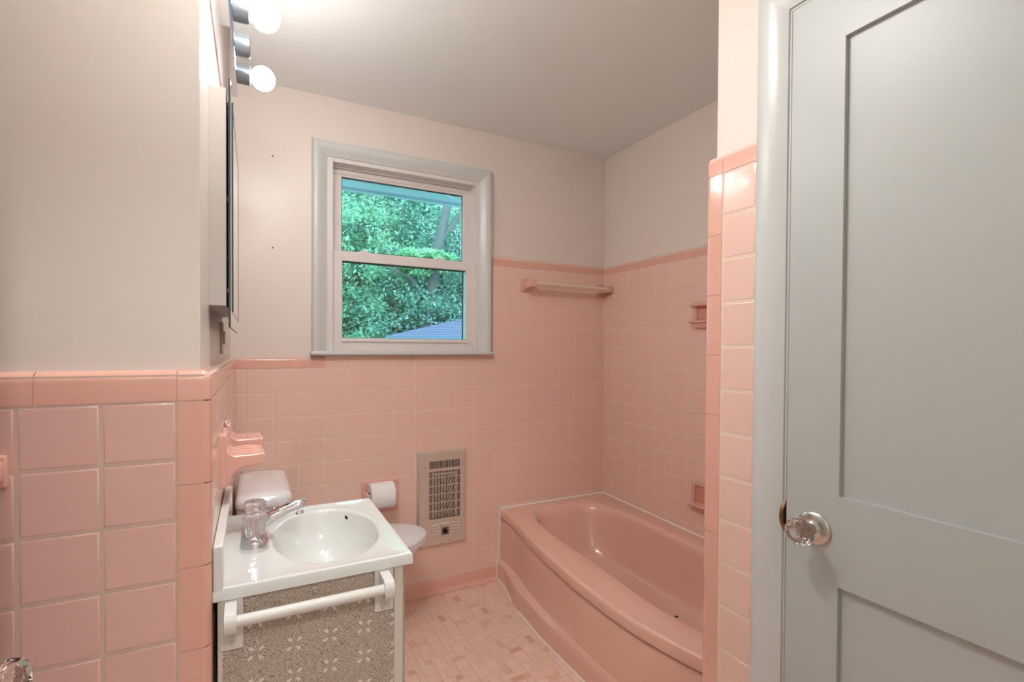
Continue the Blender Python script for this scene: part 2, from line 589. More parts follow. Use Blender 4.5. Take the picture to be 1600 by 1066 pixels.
finish('bullnose_trim', bm, 'cap', ws)
bm = bmesh.new()
cap_run(bm, (XS, -1.590), (XS, -1.4985), (-1, 0), ZT+.0012, L=.3, h=.048)
cap_run(bm, (XS+.05, YS), (0, YS), (0, 1), ZT+.0012, h=.048)
path = [(XS, -1.4975, -1, 0)]+[(XS+R+R*math.cos(a), YS-R+R*math.sin(a), math.cos(a), math.sin(a)) for a in [PI-i*PI/2/8 for i in range(9)]]+[(XS+.049, YS, 0, 1)]
rings(bm, [[(px+nx_*o, py+ny_*o, ZT+.0012+hh*.96) for o, hh in cap_profile(.050, .0148)] for px, py, nx_, ny_ in path], True, True, True)
finish('cap_trim', bm, 'cap', ws)

# ---- rear wall with the entry opening behind the camera, hall beyond
bm = bmesh.new()
box(bm, -3.0, -2.235, -2.40, -2.50, 0, ZC)
box(bm, -1.40, -.70, -2.40, -2.50, 0, ZC)
box(bm, -2.235, -1.40, -2.40, -2.50, 2.04, ZC)
struct(finish('wall_front', bm, 'paint', smooth=0))
bm = bmesh.new()
box(bm, -3.0, -2.9, -4.3, YN+.019, 0, ZC)
struct(finish('wall_side_left', bm, 'paint', smooth=0))
bm = bmesh.new()
box(bm, -3.0, .16, -4.2, -4.3, 0, ZC)
box(bm, -.5, -.4, -4.2, -2.5, 0, ZC)
struct(finish('wall_hall', bm, 'paint', smooth=0))

# ================================================================== CLOSET DOOR (door_1)
d1 = thing('door_1', 'white two-panel closet door with a crystal knob on the right wall', 'door', (-.862, -1.99, 0))
d1['kind'] = 'structure'
del d1['category']
XD = -.862
y0, y1 = -1.668, -2.313
bm = bmesh.new()
ST = .105
pz = [(.24, .781), (.964, 1.882)]
box(bm, XD, XD+.035, y0, y0-ST, .012, 1.994)
box(bm, XD, XD+.035, y1+ST, y1, .012, 1.994)
for a, b in ((.012, .24), (.781, .964), (1.882, 1.994)): box(bm, XD, XD+.035, y0-ST, y1+ST, a, b)
bmesh.ops.remove_doubles(bm, verts=bm.verts[:], dist=1e-5)
finish('door_frame', bm, 'door', d1, smooth=0)
bm = bmesh.new()
for a, b in pz:
    box(bm, XD+.010, XD+.026, y0-ST+.004, y1+ST-.004, a-.004, b+.004)
finish('door_panels', bm, 'door', d1, smooth=0)
# casing
cp = [(0, 0), (0, .014), (.003, .022), (.010, .027), (.022, .0285), (.040, .026), (.055, .021), (.066, .0165), (.070, .015), (.072, .010), (.072, 0)]
bm = bmesh.new()
def casing_vert(bm, yo, sgn, z0, z1, ymit):
    lo = [(-.846-t, yo+sgn*wd, z0) for wd, t in cp]
    hi = [(-.846-t, yo+sgn*wd, z1-wd) for wd, t in cp]
    rings(bm, [lo, hi], True, True, True)
casing_vert(bm, -1.588, -1, 0, 2.075, 0)
casing_vert(bm, -2.392, 1, 0, 2.075, 0)
A = [(-.846-t, -1.588-wd, 2.075-wd) for wd, t in cp]
B = [(-.846-t, -2.392+wd, 2.075-wd) for wd, t in cp]
rings(bm, [A, B], True, True, True)
finish('casing', bm, 'trim', d1)
bm = bmesh.new()     # jamb with its bead
box(bm, -.857, -.70, -1.6585, -1.6635, 0, 2.002)
box(bm, -.857, -.70, -2.3195, -2.3245, 0, 2.002)
box(bm, -.857, -.70, -1.6585, -2.3245, 1.9985, 2.004)
box(bm, -.824, -.80, -1.6635, -1.676, 0, 1.998)
finish('jamb', bm, 'trim', d1, bevel=(.0015, 2))
bm = bmesh.new()     # strike plate
poly = [(-1.6575, z_) for z_ in (.862, .925)]
pts = [(-.8585-.0125*math.sin(PI*i/10), .858+.066*i/10) for i in range(11)]+[(-.835, .924), (-.835, .858)]
prism(bm, [(a, b) for a, b in pts], -1.6572, -1.6645, 'y')
finish('strike_plate', bm, 'brass', d1)

def crystal_knob(root, c, n, parts=('rosette', 'door_knob')):
    c, n = Vector(c), Vector(n)
    bm = bmesh.new()
    lathe(bm, [(.0, -.002), (.0335, 0), (.0335, .004), (.030, .0075), (.022, .009), (.017, .011), (.0125, .014), (.011, .026), (.013, .030), (.0135, .034), (.009, .036), (.0, .036)], c, n, 40)
    ro = finish('rosette', bm, 'nickel', root)
    bm = bmesh.new()
    lathe(bm, [(.0001, .034), (.012, .034), (.021, .038), (.0275, .046), (.0285, .052), (.0265, .059), (.019, .066), (.011, .067), (.006, .063), (.0001, .061)], c, n, 12, caps=True)
    kn = finish('door_knob', bm, 'crystal', root, smooth=0)
    return ro, kn
crystal_knob(d1, (XD, -1.727, .886), (-1, 0, 0))

# ================================================================== ENTRY DOOR, swung open left of the camera (door_2)
d2 = thing('door_2', 'open entry door at far left with a crystal knob', 'door', (-2.235, -2.38, 0))
d2['kind'] = 'structure'
del d2['category']
bm = bmesh.new()
box(bm, -2.240, -2.205, -2.38, -1.565, .012, 2.02)
finish('door_leaf', bm, 'door', d2, smooth=0, bevel=(.002, 2))
crystal_knob(d2, (-2.205, -1.628, .886), (1, 0, 0))

# ================================================================== WINDOW
w1 = thing('window_1', 'white double-hung vinyl window in the back wall', 'window', (-1.22, .01, 1.22))
w1['kind'] = 'structure'
del w1['category']
# casing: angled wide moulding on three sides
cw = [(0, 0), (0, .020), (.004, .029), (.012, .0335), (.024, .033), (.040, .025), (.054, .015), (.066, .010), (.068, 0)]
CXL, CXR, CZT, CZB = -1.677, -.769, 2.206, 1.238
bm = bmesh.new()
def P(x, t, z): return (x, YP-t, z)
# left
rings(bm, [[P(CXL+w_, t, CZB) for w_, t in cw], [P(CXL+w_, t, CZT-w_) for w_, t in cw]], True, True, True)
rings(bm, [[P(CXR-w_*1.05, t, CZB) for w_, t in cw], [P(CXR-w_*1.05, t, CZT-w_) for w_, t in cw]], True, True, True)
rings(bm, [[P(CXL+w_, t, CZT-w_) for w_, t in cw], [P(CXR-w_*1.05, t, CZT-w_) for w_, t in cw]], True, True, True)
finish('window_casing', bm, 'trim', w1)
bm = bmesh.new()
box(bm, -1.684, -.760, -.034, .06, 1.222, 1.240)
finish('window_sill', bm, 'trim', w1, bevel=(.006, 3))
# outer frame
def rect_frame(bm, x0, x1, z0, z1, wl, wr_, wt, wb_, ya, yb):
    box(bm, x0, x0+wl, ya, yb, z0, z1)
    box(bm, x1-wr_, x1, ya, yb, z0, z1)
    box(bm, x0+wl, x1-wr_, ya, yb, z1-wt, z1)
    box(bm, x0+wl, x1-wr_, ya, yb, z0, z0+wb_)
bm = bmesh.new()
rect_frame(bm, -1.611, -.838, 1.240, 2.150, .028, .020, .030, .012, .008, .125)
rect_frame(bm, -1.583, -.858, 1.252, 2.120, .006, .006, .008, .01, .062, .070)
rect_frame(bm, -1.583, -.858, 1.252, 2.120, .012, .012, .012, .012, .108, .125)
finish('window_frame', bm, 'vinyl', w1, smooth=0, bevel=(.0012, 2))
# upper sash
us = bmesh.new()
rect_frame(us, -1.579, -.860, 1.690, 2.112, .044, .044, .034, .034, .072, .104)
box(us, -1.575, -.864, .066, .074, 2.088, 2.094)
upper = finish('upper_sash', us, 'vinyl', w1, smooth=0, bevel=(.0015, 2))
bm = bmesh.new()
box(bm, -1.538, -.901, .086, .089, 1.720, 2.082)
finish('pane', bm, 'glass', upper, smooth=0)
bm = bmesh.new()
rect_frame(bm, -1.5345, -.9045, 1.7245, 2.0775, .0035, .0035, .0045, .0035, .083, .0855)
finish('glazing_gasket', bm, 'mirror_edge', upper, smooth=0)
# lower sash
ls = bmesh.new()
rect_frame(ls, -1.580, -.850, 1.252, 1.714, .042, .053, .045, .052, .028, .060)
box(ls, -1.545, -.885, .021, .030, 1.286, 1.294)
lower = finish('lower_sash', ls, 'vinyl', w1, smooth=0, bevel=(.0015, 2))
bm = bmesh.new()
box(bm, -1.538, -.903, .043, .046, 1.304, 1.669)
finish('pane', bm, 'glass', lower, smooth=0)
bm = bmesh.new()
rect_frame(bm, -1.538, -.903, 1.304, 1.669, .0015, .002, .004, .0015, .040, .0425)
finish('glazing_gasket', bm, 'mirror_edge', lower, smooth=0)
for cx_ in (-1.435, -1.05):
    bm = bmesh.new()
    box(bm, cx_-.030, cx_+.030, .030, .052, 1.714, 1.719)
    prism(bm, [(cx_-.022, 1.719), (cx_+.022, 1.719), (cx_+.016, 1.728), (cx_-.012, 1.726)], .034, .048, 'y')
    finish('sash_lock', bm, 'vinyl', lower, bevel=(.001, 2))
# half screen frame outside, seen dark through the lower pane
bm = bmesh.new()
rect_frame(bm, -1.575, -.859, 1.260, 1.688, .014, .034, .016, .016, .1045, .1075)
finish('screen_frame', bm, 'screen', w1, smooth=0)

# ================================================================== TUB
def interp(tab, y):
    for (a, va), (b, vb) in zip(tab[:-1], tab[1:]):
        if (a >= y >= b):
            t_ = (a-y)/(a-b) if a != b else 0
            return va+(vb-va)*t_
    return tab[-1][1] if y < tab[-1][0] else tab[0][1]
def smooth_tab(tab, n=3):
    ys = [-.0001-1.446*i/72 for i in range(73)]
    v = [interp(tab, y) for y in ys]
    for _ in range(n): v = [v[0]]+[(v[i-1]+2*v[i]+v[i+1])/4 for i in range(1, len(v)-1)]+[v[-1]]
    return list(zip(ys, v))
XO = smooth_tab([(0,-.705),(-.08,-.705),(-.16,-.711),(-.25,-.727),(-.38,-.751),(-.54,-.771),(-.8,-.791),(-1.0,-.790),(-1.14,-.778),(-1.30,-.740),(-1.38,-.712),(-1.45,-.708)], 6)
XFL = smooth_tab([(0,-.722),(-.08,-.722),(-.16,-.740),(-.25,-.766),(-.32,-.777),(-.59,-.797),(-.87,-.795),(-1.05,-.79),(-1.2,-.77),(-1.33,-.735),(-1.45,-.722)], 4)
def zt(y): return .381+.024*y
bt = thing('bathtub', 'salmon pink bow-front alcove bathtub along the right wall', 'bathtub', (-.37, -.72, 0))
bm = bmesh.new()
NA = 260
ccx, ccy = -.365, -.725
def outer_pt(a):
    dx, dy = math.cos(a), math.sin(a)
    best = 9
    if dx > 1e-6: best = min(best, (-.002-ccx)/dx)
    if dy > 1e-6: best = min(best, (-.002-ccy)/dy)
    if dy < -1e-6: best = min(best, (-1.4465-ccy)/dy)
    if dx < -1e-6:
        lo, hi = 0, best
        for _ in range(40):
            m_ = (lo+hi)/2
            x_, y_ = ccx+dx*m_, ccy+dy*m_
            if x_ > interp(XO, max(min(y_, -.0001), -1.446))+.02: lo = m_
            else: hi = m_
        best = min(best, lo)
    return (ccx+dx*best, ccy+dy*best)
def inner_pt(a, k=0.0, rise=0.0):
    """basin opening shrunk by k metres; the back (y near 0) end slopes more"""
    dx, dy = math.cos(a), math.sin(a)
    hx = (.265 if dx > 0 else .266)
    hy = .650
    e = 4.0
    r = (abs(dx/hx)**e+abs(dy/hy)**e)**(-1/e)
    x_, y_ = dx*r, dy*r
    sx = (hx-k)/hx
    slope = k*(2.2 if dy > 0 else 1.0)
    sy = (hy-slope)/hy
    x_, y_ = x_*sx, y_*sy
    if dx < 0: x_ *= 1+.10*max(0, -(y_))/.645*1.0
    return (ccx+x_, ccy+y_)
angs = set(2*PI*i/NA for i in range(NA))
for cxp, cyp in ((-.002, -.002), (-.002, -1.4465), (-.685, -.002), (-.688, -1.4465)):
    angs.add(math.atan2(cyp-ccy, cxp-ccx) % (2*PI))
angs = sorted(angs)
def ring3(f, zf): 
    out = []
    for a in angs:
        p = f(a)
        out.append((p[0], p[1], zf(p)))
    return out
lp = [ring3(outer_pt, lambda p: zt(p[1])-.0005),
      ring3(lambda a: tuple(.5*u_+.5*v_ for u_, v_ in zip(outer_pt(a), inner_pt(a, -.012))), lambda p: zt(p[1])+.001),
      ring3(lambda a: inner_pt(a, -.012), lambda p: zt(p[1])-.0005)]
for k, dz in ((-.004, -.0030), (.003, -.009), (.009, -.020), (.013, -.036), (.020, -.08), (.030, -.14), (.042, -.20), (.053, -.238), (.066, -.262), (.084, -.278), (.106, -.287), (.14, -.2905), (.19, -.2915)):
    lp.append(ring3(lambda a, k=k: inner_pt(a, k), lambda p, dz=dz: (zt(p[1])+dz)))
rings(bm, lp, True, False, True)
# apron and rim roll
def sec(y):
    xo, xf, T = interp(XO, y), interp(XFL, y), zt(y)
    s_ = [(xo+.030, T-.0012), (xo+.013, T-.0014), (xo+.006, T-.003), (xo+.0015, T-.0075), (xo, T-.014), (xo-.001, T-.043), (xo+.001, T-.0475),
          (xo+.006, T-.0495), (xo+.020, T-.0500), (xo+.0210, T-.055), (xo+.0115, T-.058), (xo+.0100, T-.062), (xo+.010, T-.12), (xo+.010, T-.20), (xo+.008, T-.255),
          (xo+.006, .105), (xf+.0025, .090), (xf+.0006, .078), (xf, .065), (xf+.001, .03), (xf+.0, 0.0)]
    return [(a, y, b) for a, b in s_]
rings(bm, [sec(y) for y, _ in XO], False)
tub = finish('tub_body', bm, 'tub', bt, smooth=60, recalc=False)
bm2 = bmesh.new()
bm2.from_mesh(tub.data)
bmesh.ops.recalc_face_normals(bm2, faces=bm2.faces[:])
bm2.to_mesh(tub.data)
bm2.free()
tub.data.set_sharp_from_angle(angle=math.radians(42))
# chips in the enamel
def blob(bm, c, n, r, k=.35):
    lathe(bm, [(.0001, r*k*.25), (r*.6, r*k*.22), (r*.9, r*k*.1), (r, -.0004)], c, n, 9)
from mathutils.bvhtree import BVHTree
bv = bmesh.new()
bv.from_mesh(tub.data)
tree_ = BVHTree.FromBMesh(bv)
loc_, nor_, _, _ = tree_.ray_cast(Vector((-.233, -.792, .6)), Vector((0, 0, -1)))
bv.free()
if nor_.z < 0: nor_ = -nor_
bm = bmesh.new()
blob(bm, loc_, nor_, .009)
o = finish('enamel_chip', bm, 'chip', bt); o['label'] = 'dark rusty chip in the tub floor'
bm = bmesh.new()
blob(bm, (-.728, -.845, zt(-.845)-.0001), (0, 0, 1), .0022)
o = finish('enamel_chip', bm, 'chip', bt); o['label'] = 'tiny dark chip on the tub rim'
# caulk beads
bm = bmesh.new()
n_ = 24
tube(bm, [(-.706+.704*i/n_, -.0015, zt(0)+.001) for i in range(n_+1)], .0058, 8)
finish('caulk_bead', bm, 'caulk', bt)
bm = bmesh.new()
tube(bm, [(-.0015, -1.444*i/n_, zt(-1.444*i/n_)+.001) for i in range(n_+1)], .0058, 8)
finish('caulk_bead', bm, 'caulk', bt)
bm = bmesh.new()
tube(bm, [(-.7065, -.0025, zt(0)-.004), (-.708, -.0025, .30), (-.716, -.0025, .12), (-.7235, -.003, .08), (-.7245, -.003, 0.006)], .0036, 8)
finish('caulk_bead', bm, 'caulk', bt)
bm = bmesh.new()
tube(bm, [(interp(XFL, y)-.002, y, .001) for y, _ in XO if y > -.25], .0036, 8)
finish('caulk_bead', bm, 'caulk', bt)
bm = bmesh.new()
tube(bm, [(interp(XFL, y)-.002, y, .001) for y, _ in XO if y < -.33], .0036, 8)
finish('caulk_bead', bm, 'caulk', bt)

# ================================================================== TOILET
CYT = -.228
tl = thing('toilet', 'white toilet between the vanity and the back wall', 'toilet', (-1.6, CYT, 0))
def rrect(x0, x1, y0, y1, r, z, n=6):
    out = []
    for cx_, cy_, a0 in ((x1-r, y1-r, 0), (x0+r, y1-r, 90), (x0+r, y0+r, 180), (x1-r, y0+r, 270)):
        out += [(p[0], p[1], z) for p in arc(cx_, cy_, r, a0, a0+90, n)]
    return out
bm = bmesh.new()
rings(bm, [rrect(-1.968, -1.805, CYT-.185, CYT+.185, .03, .375), rrect(-1.970, -1.798, CYT-.196, CYT+.196, .035, .45), rrect(-1.970, -1.795, CYT-.200, CYT+.200, .035, .682)], True, True, True)
finish('tank', bm, 'white', tl)
bm = bmesh.new()
def lidring(d, z): return rrect(-1.974+d, -1.785-d, CYT-.210+d, CYT+.210-d, .045, z)
rings(bm, [lidring(.006, .682), lidring(.001, .685), lidring(0, .692), lidring(.001, .706), lidring(.004, .716), lidring(.010, .723), lidring(.022, .7275), lidring(.044, .7305)], True, True, True)
finish('tank_lid', bm, 'white', tl)
bm = bmesh.new()       # flush lever on the tank side
lathe(bm, [(.0001, 0), (.012, 0), (.012, .006), (.006, .009), (.0001, .009)], (-1.848, CYT-.2, .668), (0, -1, 0), 20)
tube(bm, [(-1.848, CYT-.209, .668), (-1.82, CYT-.213, .668), (-1.795, CYT-.214, .664)], [.006, .005, .0065], 10)
finish('flush_lever', bm, 'chrome', tl)
def egg(ax, x_back, x_tip, hw, z, n=48, sh=0.0):
    out = []
    xc = x_back+(x_tip-x_back)*.42
    for i in range(n):
        a = 2*PI*i/n
        c, s_ = math.cos(a), math.sin(a)
        out.append((xc+(x_tip-xc if c > 0 else xc-x_back)*c, CYT+hw*s_, z))
    return out
bm = bmesh.new()
rings(bm, [egg(0, -1.86, -1.42, .105, 0), egg(0, -1.86, -1.43, .095, .03), egg(0, -1.85, -1.44, .088, .12), egg(0, -1.84, -1.41, .10, .20), egg(0, -1.835, -1.345, .128, .27),
           egg(0, -1.83, -1.275, .155, .33), egg(0, -1.83, -1.235, .172, .372), egg(0, -1.83, -1.222, .178, .388), egg(0, -1.83, -1.225, .176, .394)], True, True, True)
box(bm, -1.95, -1.80, CYT-.12, CYT+.12, .22, .376)
finish('bowl', bm, 'white', tl, smooth=50)
bm = bmesh.new()
rings(bm, [egg(0, -1.775, -1.213, .183, .396), egg(0, -1.777, -1.209, .186, .400), egg(0, -1.777, -1.209, .186, .408), egg(0, -1.775, -1.213, .183, .412)], True, True, True)
finish('toilet_seat', bm, 'seat', tl)
bm = bmesh.new()
rings(bm, [egg(0, -1.775, -1.212, .184, .4135), egg(0, -1.777, -1.208, .187, .417), egg(0, -1.777, -1.209, .186, .424), egg(0, -1.775, -1.214, .182, .429), egg(0, -1.76, -1.23, .17, .4315), egg(0, -1.70, -1.30, .12, .433)], True, True, True)
finish('seat_lid', bm, 'seat', tl)

# ================================================================== VANITY
VX0, VX1, VY0, VY1 = -1.984, -1.597, -1.296, -.853     # top outline
ZV = .80
vc = thing('vanity_cabinet', 'small white vanity cabinet with an embossed flower side panel', 'cabinet', (-1.79, -1.07, 0))
bm = bmesh.new()
cx0, cx1, cy0, cy1 = -1.976, -1.617, -1.288, -.862
box(bm, cx0, cx0+.008, cy0, cy0+.02, 0, .776)
box(bm, cx1-.020, cx1, cy0, cy0+.02, 0, .776)
box(bm, cx0, cx1-.02, cy0+.018, cy0+.03, 0.002, .776)
box(bm, cx0, cx1, cy1-.018, cy1, 0, .776)
box(bm, cx0, cx0+.01, cy0+.02, cy1, 0, .776)
box(bm, cx1-.018, cx1, cy0+.02, cy0+.06, .0, .776)
box(bm, cx1-.018, cx1, cy1-.06, cy1, .0, .776)
box(bm, cx1-.018, cx1, cy0+.02, cy1, .72, .776)
box(bm, cx1-.018, cx1, cy0+.02, cy1, .0, .09)
finish('cabinet_frame', bm, 'cabinet', vc, smooth=0, bevel=(.0008, 1))
bm = bmesh.new()
box(bm, cx0+.008, cx1-.020, cy0+.003, cy0+.018, .002, .7755)
o = finish('side_panel', bm, 'flower', vc, smooth=0)
o['label'] = 'beige embossed side panel with white four-petal flowers'
bm = bmesh.new()
box(bm, cx1, cx1+.016, cy0+.04, cy1-.04, .08, .735)
dr = finish('cabinet_door', bm, 'flower', vc, smooth=0, bevel=(.002, 2))

vt = thing('sink_top', 'glossy white cultured marble sink top with an oval basin', 'sink', (-1.79, -1.07, .776))
bm = bmesh.new()
BCX, BCY, BA, BB = -1.752, -1.078, .122, .178
NS = 96
def rect_pt(a, d=0):
    dx, dy = math.cos(a), math.sin(a)
    t_ = 9
    for lim, comp, c in ((VX1-d, dx, BCX), (VY1-d, dy, BCY)):
        if comp > 1e-9: t_ = min(t_, (lim-c)/comp)
    for lim, comp, c in ((VX0+.0005, dx, BCX), (VY0+d, dy, BCY)):
        if comp < -1e-9: t_ = min(t_, (lim-c)/comp)
    return (BCX+dx*t_, BCY+dy*t_)
aa = set(2*PI*i/NS for i in range(NS))
for p in ((VX0, VY0), (VX1, VY0), (VX1, VY1), (VX0, VY1)): aa.add(math.atan2(p[1]-BCY, p[0]-BCX) % (2*PI))
aa = sorted(aa)
def ell(k): return lambda a: (BCX+BA*k*math.cos(a)/math.hypot(math.cos(a), math.sin(a)*BA/BB*1.0) if False else BCX+(BA*BB/math.sqrt((BB*math.cos(a))**2+(BA*math.sin(a))**2))*k*math.cos(a),
                            BCY+(BA*BB/math.sqrt((BB*math.cos(a))**2+(BA*math.sin(a))**2))*k*math.sin(a))
def rg(f, z): return [(*f(a), z) for a in aa]
lp = [rg(lambda a: rect_pt(a, .004), .776), rg(lambda a: rect_pt(a, 0), .779), rg(lambda a: rect_pt(a, 0), .797), rg(lambda a: rect_pt(a, .0015), .8008), rg(lambda a: rect_pt(a, .006), .802), rg(lambda a: rect_pt(a, .013), .8012), rg(lambda a: rect_pt(a, .020), .7995)]
lp += [rg(ell(1.06), .7990), rg(ell(1.02), .7985), rg(ell(1.0), .7965), rg(ell(.985), .790), rg(ell(.965), .778), rg(ell(.92), .752), rg(ell(.85), .724), rg(ell(.74), .699), rg(ell(.60), .682), rg(ell(.45), .672), rg(ell(.28), .666), rg(ell(.12), .664)]
rings(bm, lp, True, False, True)
finish('countertop', bm, 'marble', vt, smooth=50)
bm = bmesh.new()
box(bm, -1.9835, -1.966, VY0+.0005, VY1-.0005, .792, .884)
finish('backsplash', bm, 'marble', vt, bevel=(.004, 3))
bm = bmesh.new()
lathe(bm, [(.0001, .0), (.020, .0), (.021, .002), (.018, .003), (.012, .002), (.0001, .004)], (BCX, BCY, .664), (0, 0, 1), 24)
finish('drain', bm, 'chrome', vt)
bm = bmesh.new()
a = math.radians(62)
px, py = ell(.975)(a)
nrm = Vector((-math.cos(a), -math.sin(a)*.7, .35)).normalized()
lathe(bm, [(.0001, -.001), (.0065, -.001), (.0065, .0006), (.0001, .0008)], (px, py, .782), nrm, 20)
finish('overflow_hole', bm, 'dark', vt)

# faucet
fc = thing('faucet', 'chrome centerset faucet with clear acrylic handles on the sink top', 'faucet', (-1.925, -1.075, .799))
FX, FY = -1.912, -1.062
bm = bmesh.new()
def stad(w, L_, z):
    out = []
    for i in range(13): out.append((FX+w*math.cos(PI*i/12), FY+L_+w*math.sin(PI*i/12), z))
    for i in range(13): out.append((FX+w*math.cos(PI+PI*i/12), FY-L_+w*math.sin(PI+PI*i/12), z))
    return out
rings(bm, [stad(.031, .051, .7985), stad(.031, .051, .807), stad(.0300, .051, .814), stad(.0268, .0505, .823), stad(.022, .050, .828), stad(.014, .05, .829)], True, True, True)
for sy in (-1, 1):
    lathe(bm, [(.021, 0), (.021, .002), (.018, .005), (.0165, .006), (.006, .0065), (.004, .03)], (FX, FY+sy*.051, .826), (0, 0, 1), 28)
finish('faucet_base', bm, 'chrome', fc)
bm = bmesh.new()
tube(bm, [(FX, FY, .806), (FX+.006, FY, .826), (FX+.020, FY, .840), (FX+.045, FY, .853), (FX+.072, FY, .864), (FX+.096, FY, .871), (FX+.106, FY, .872), (FX+.109, FY, .871)],
     [.022, .021, .0190, .0170, .0155, .0148, .0145, .0125], 20)
tube(bm, [(FX+.097, FY, .866), (FX+.099, FY, .850)], [.0095, .0095], 16)
finish('spout', bm, 'chrome', fc)
bm = bmesh.new()
tube(bm, [(FX-.022, FY, .815), (FX-.022, FY, .85)], .0022, 8)
lathe(bm, [(.0001, 0), (.004, .001), (.004, .006), (.0001, .007)], (FX-.022, FY, .85), (0, 0, 1), 12)
finish('pop_up_rod', bm, 'chrome', fc)
for sy in (-1, 1):
    bm = bmesh.new()
    N_ = 40
    base = (FX, FY+sy*.051)
    lps = []
    for r, h, fl in ((.0200, .8325, .06), (.0212, .835, .08), (.0222, .852, .09), (.0238, .867, .09), (.0234, .875, .07), (.0205, .8790, .02), (.010, .8800, 0), (.0001, .8798, 0)):
        lps.append([(base[0]+r*(1+fl*math.cos(5*2*PI*i/N_))*math.cos(2*PI*i/N_), base[1]+r*(1+fl*math.cos(5*2*PI*i/N_))*math.sin(2*PI*i/N_), h) for i in range(N_)])
    rings(bm, lps, True, True, True)
    hd = finish('handle', bm, 'acrylic', fc, smooth=40)
    bm = bmesh.new()
    lathe(bm, [(.0001, 0), (.0055, 0), (.0055, .0022), (.0001, .003)], (base[0], base[1], .8806), (0, 0, 1), 16)
    finish('handle_cap', bm, 'chrome', hd)

# towel bar on the vanity side
tb = thing('towel_bar', 'ivory plastic towel bar screwed to the side of the vanity', 'towel bar', (-1.80, -1.30, .73))
yb = cy0+.0015
def bar_bracket(x0, x1, z0, z1, ax):
    bm = bmesh.new()
    box(bm, x0, x1, yb-.006, yb, z0, z1)
    pl = finish('bracket', bm, 'plastic', tb, bevel=(.0015, 2))
    bm = bmesh.new()
    poly = [(yb-.005, .728), (yb-.005, .775)]+[(yb-.044+.018*math.cos(t_)+.0, .752+.022*math.sin(t_)) for t_ in [math.radians(90+180*i/10) for i in range(11)]]
    prism(bm, poly, ax-.0105, ax+.0105, 'x')
    finish('arm', bm, 'plastic', pl, smooth=30, bevel=(.0012, 2))
    for zz in (z1-.012, z0+.012):
        bm = bmesh.new()
        lathe(bm, [(.0001, 0), (.0045, 0), (.004, .002), (.0001, .0028)], ((x0+x1)/2+.002, yb-.006, zz), (0, -1, 0), 14)
        finish('screw', bm, 'plastic', pl)
bar_bracket(-1.972, -1.9325, .680, .776, -1.953)
bar_bracket(-1.681, -1.640, .686, .776, -1.661)
bm = bmesh.new()
tube(bm, [(-1.955, yb-.046, .753), (-1.66, yb-.046, .753)], .0105, 24)
finish('rod', bm, 'plastic', tb)

# ================================================================== WALL THINGS, LEFT WALL
PXW = -2.003
# medicine cabinet
mc = thing('medicine_cabinet', 'slim white medicine cabinet with a mirrored front on the left wall', 'cabinet', (PXW, -.85, 1.35))
bm = bmesh.new()
box(bm, PXW+.001, PXW+.004, -1.094, -.606, 1.356, 1.826)
for a, b, c, d in ((-1.10, -1.094, 1.35, 1.832), (-.606, -.60, 1.35, 1.832), (-1.094, -.606, 1.35, 1.356), (-1.094, -.606, 1.826, 1.832)): box(bm, PXW, -1.969, a, b, c, d)
box(bm, PXW+.004, -1.971, -1.094, -.606, 1.58, 1.583)
box(bm, -1.9695, -1.9685, -1.09, -.61, 1.36, 1.822)
finish('cabinet_body', bm, 'enamel', mc, smooth=0, bevel=(.001, 1))
bm = bmesh.new()
MY0, MY1, MZ0, MZ1 = -1.105, -.56, 1.302, 1.852
rx = lambda d, x: [(x, MY0+d, MZ0+d), (x, MY1-d, MZ0+d), (x, MY1-d, MZ1-d), (x, MY0+d, MZ1-d)]
vs = rings(bm, [rx(0, -1.9644), rx(0, -1.9600), rx(.036, -1.9578)], True, True, True)
for f in bm.faces:
    f.material_index = 1
for f in bm.faces:
    c = f.calc_center_median()
    if c.x > -1.9600: f.material_index = 0
dm = finish('mirror_door', bm, ['mirror', 'mirror_edge'], mc, smooth=0)
bm = bmesh.new()
rectl = rx(.036, -1.9576)
for i in range(4): tube(bm, [rectl[i], rectl[(i+1) % 4]], .0018 if i == 3 else .0005, 6)
finish('bevel_line', bm, 'mirror_edge', dm)
for zz in (1.80, 1.59, 1.385):
    bm = bmesh.new()
    lathe(bm, [(.0001, 0), (.006, 0), (.006, .010), (.0001, .010)], (-1.966, -1.085, zz-.005), (0, 0, 1), 14)
    finish('hinge', bm, 'brass', mc)

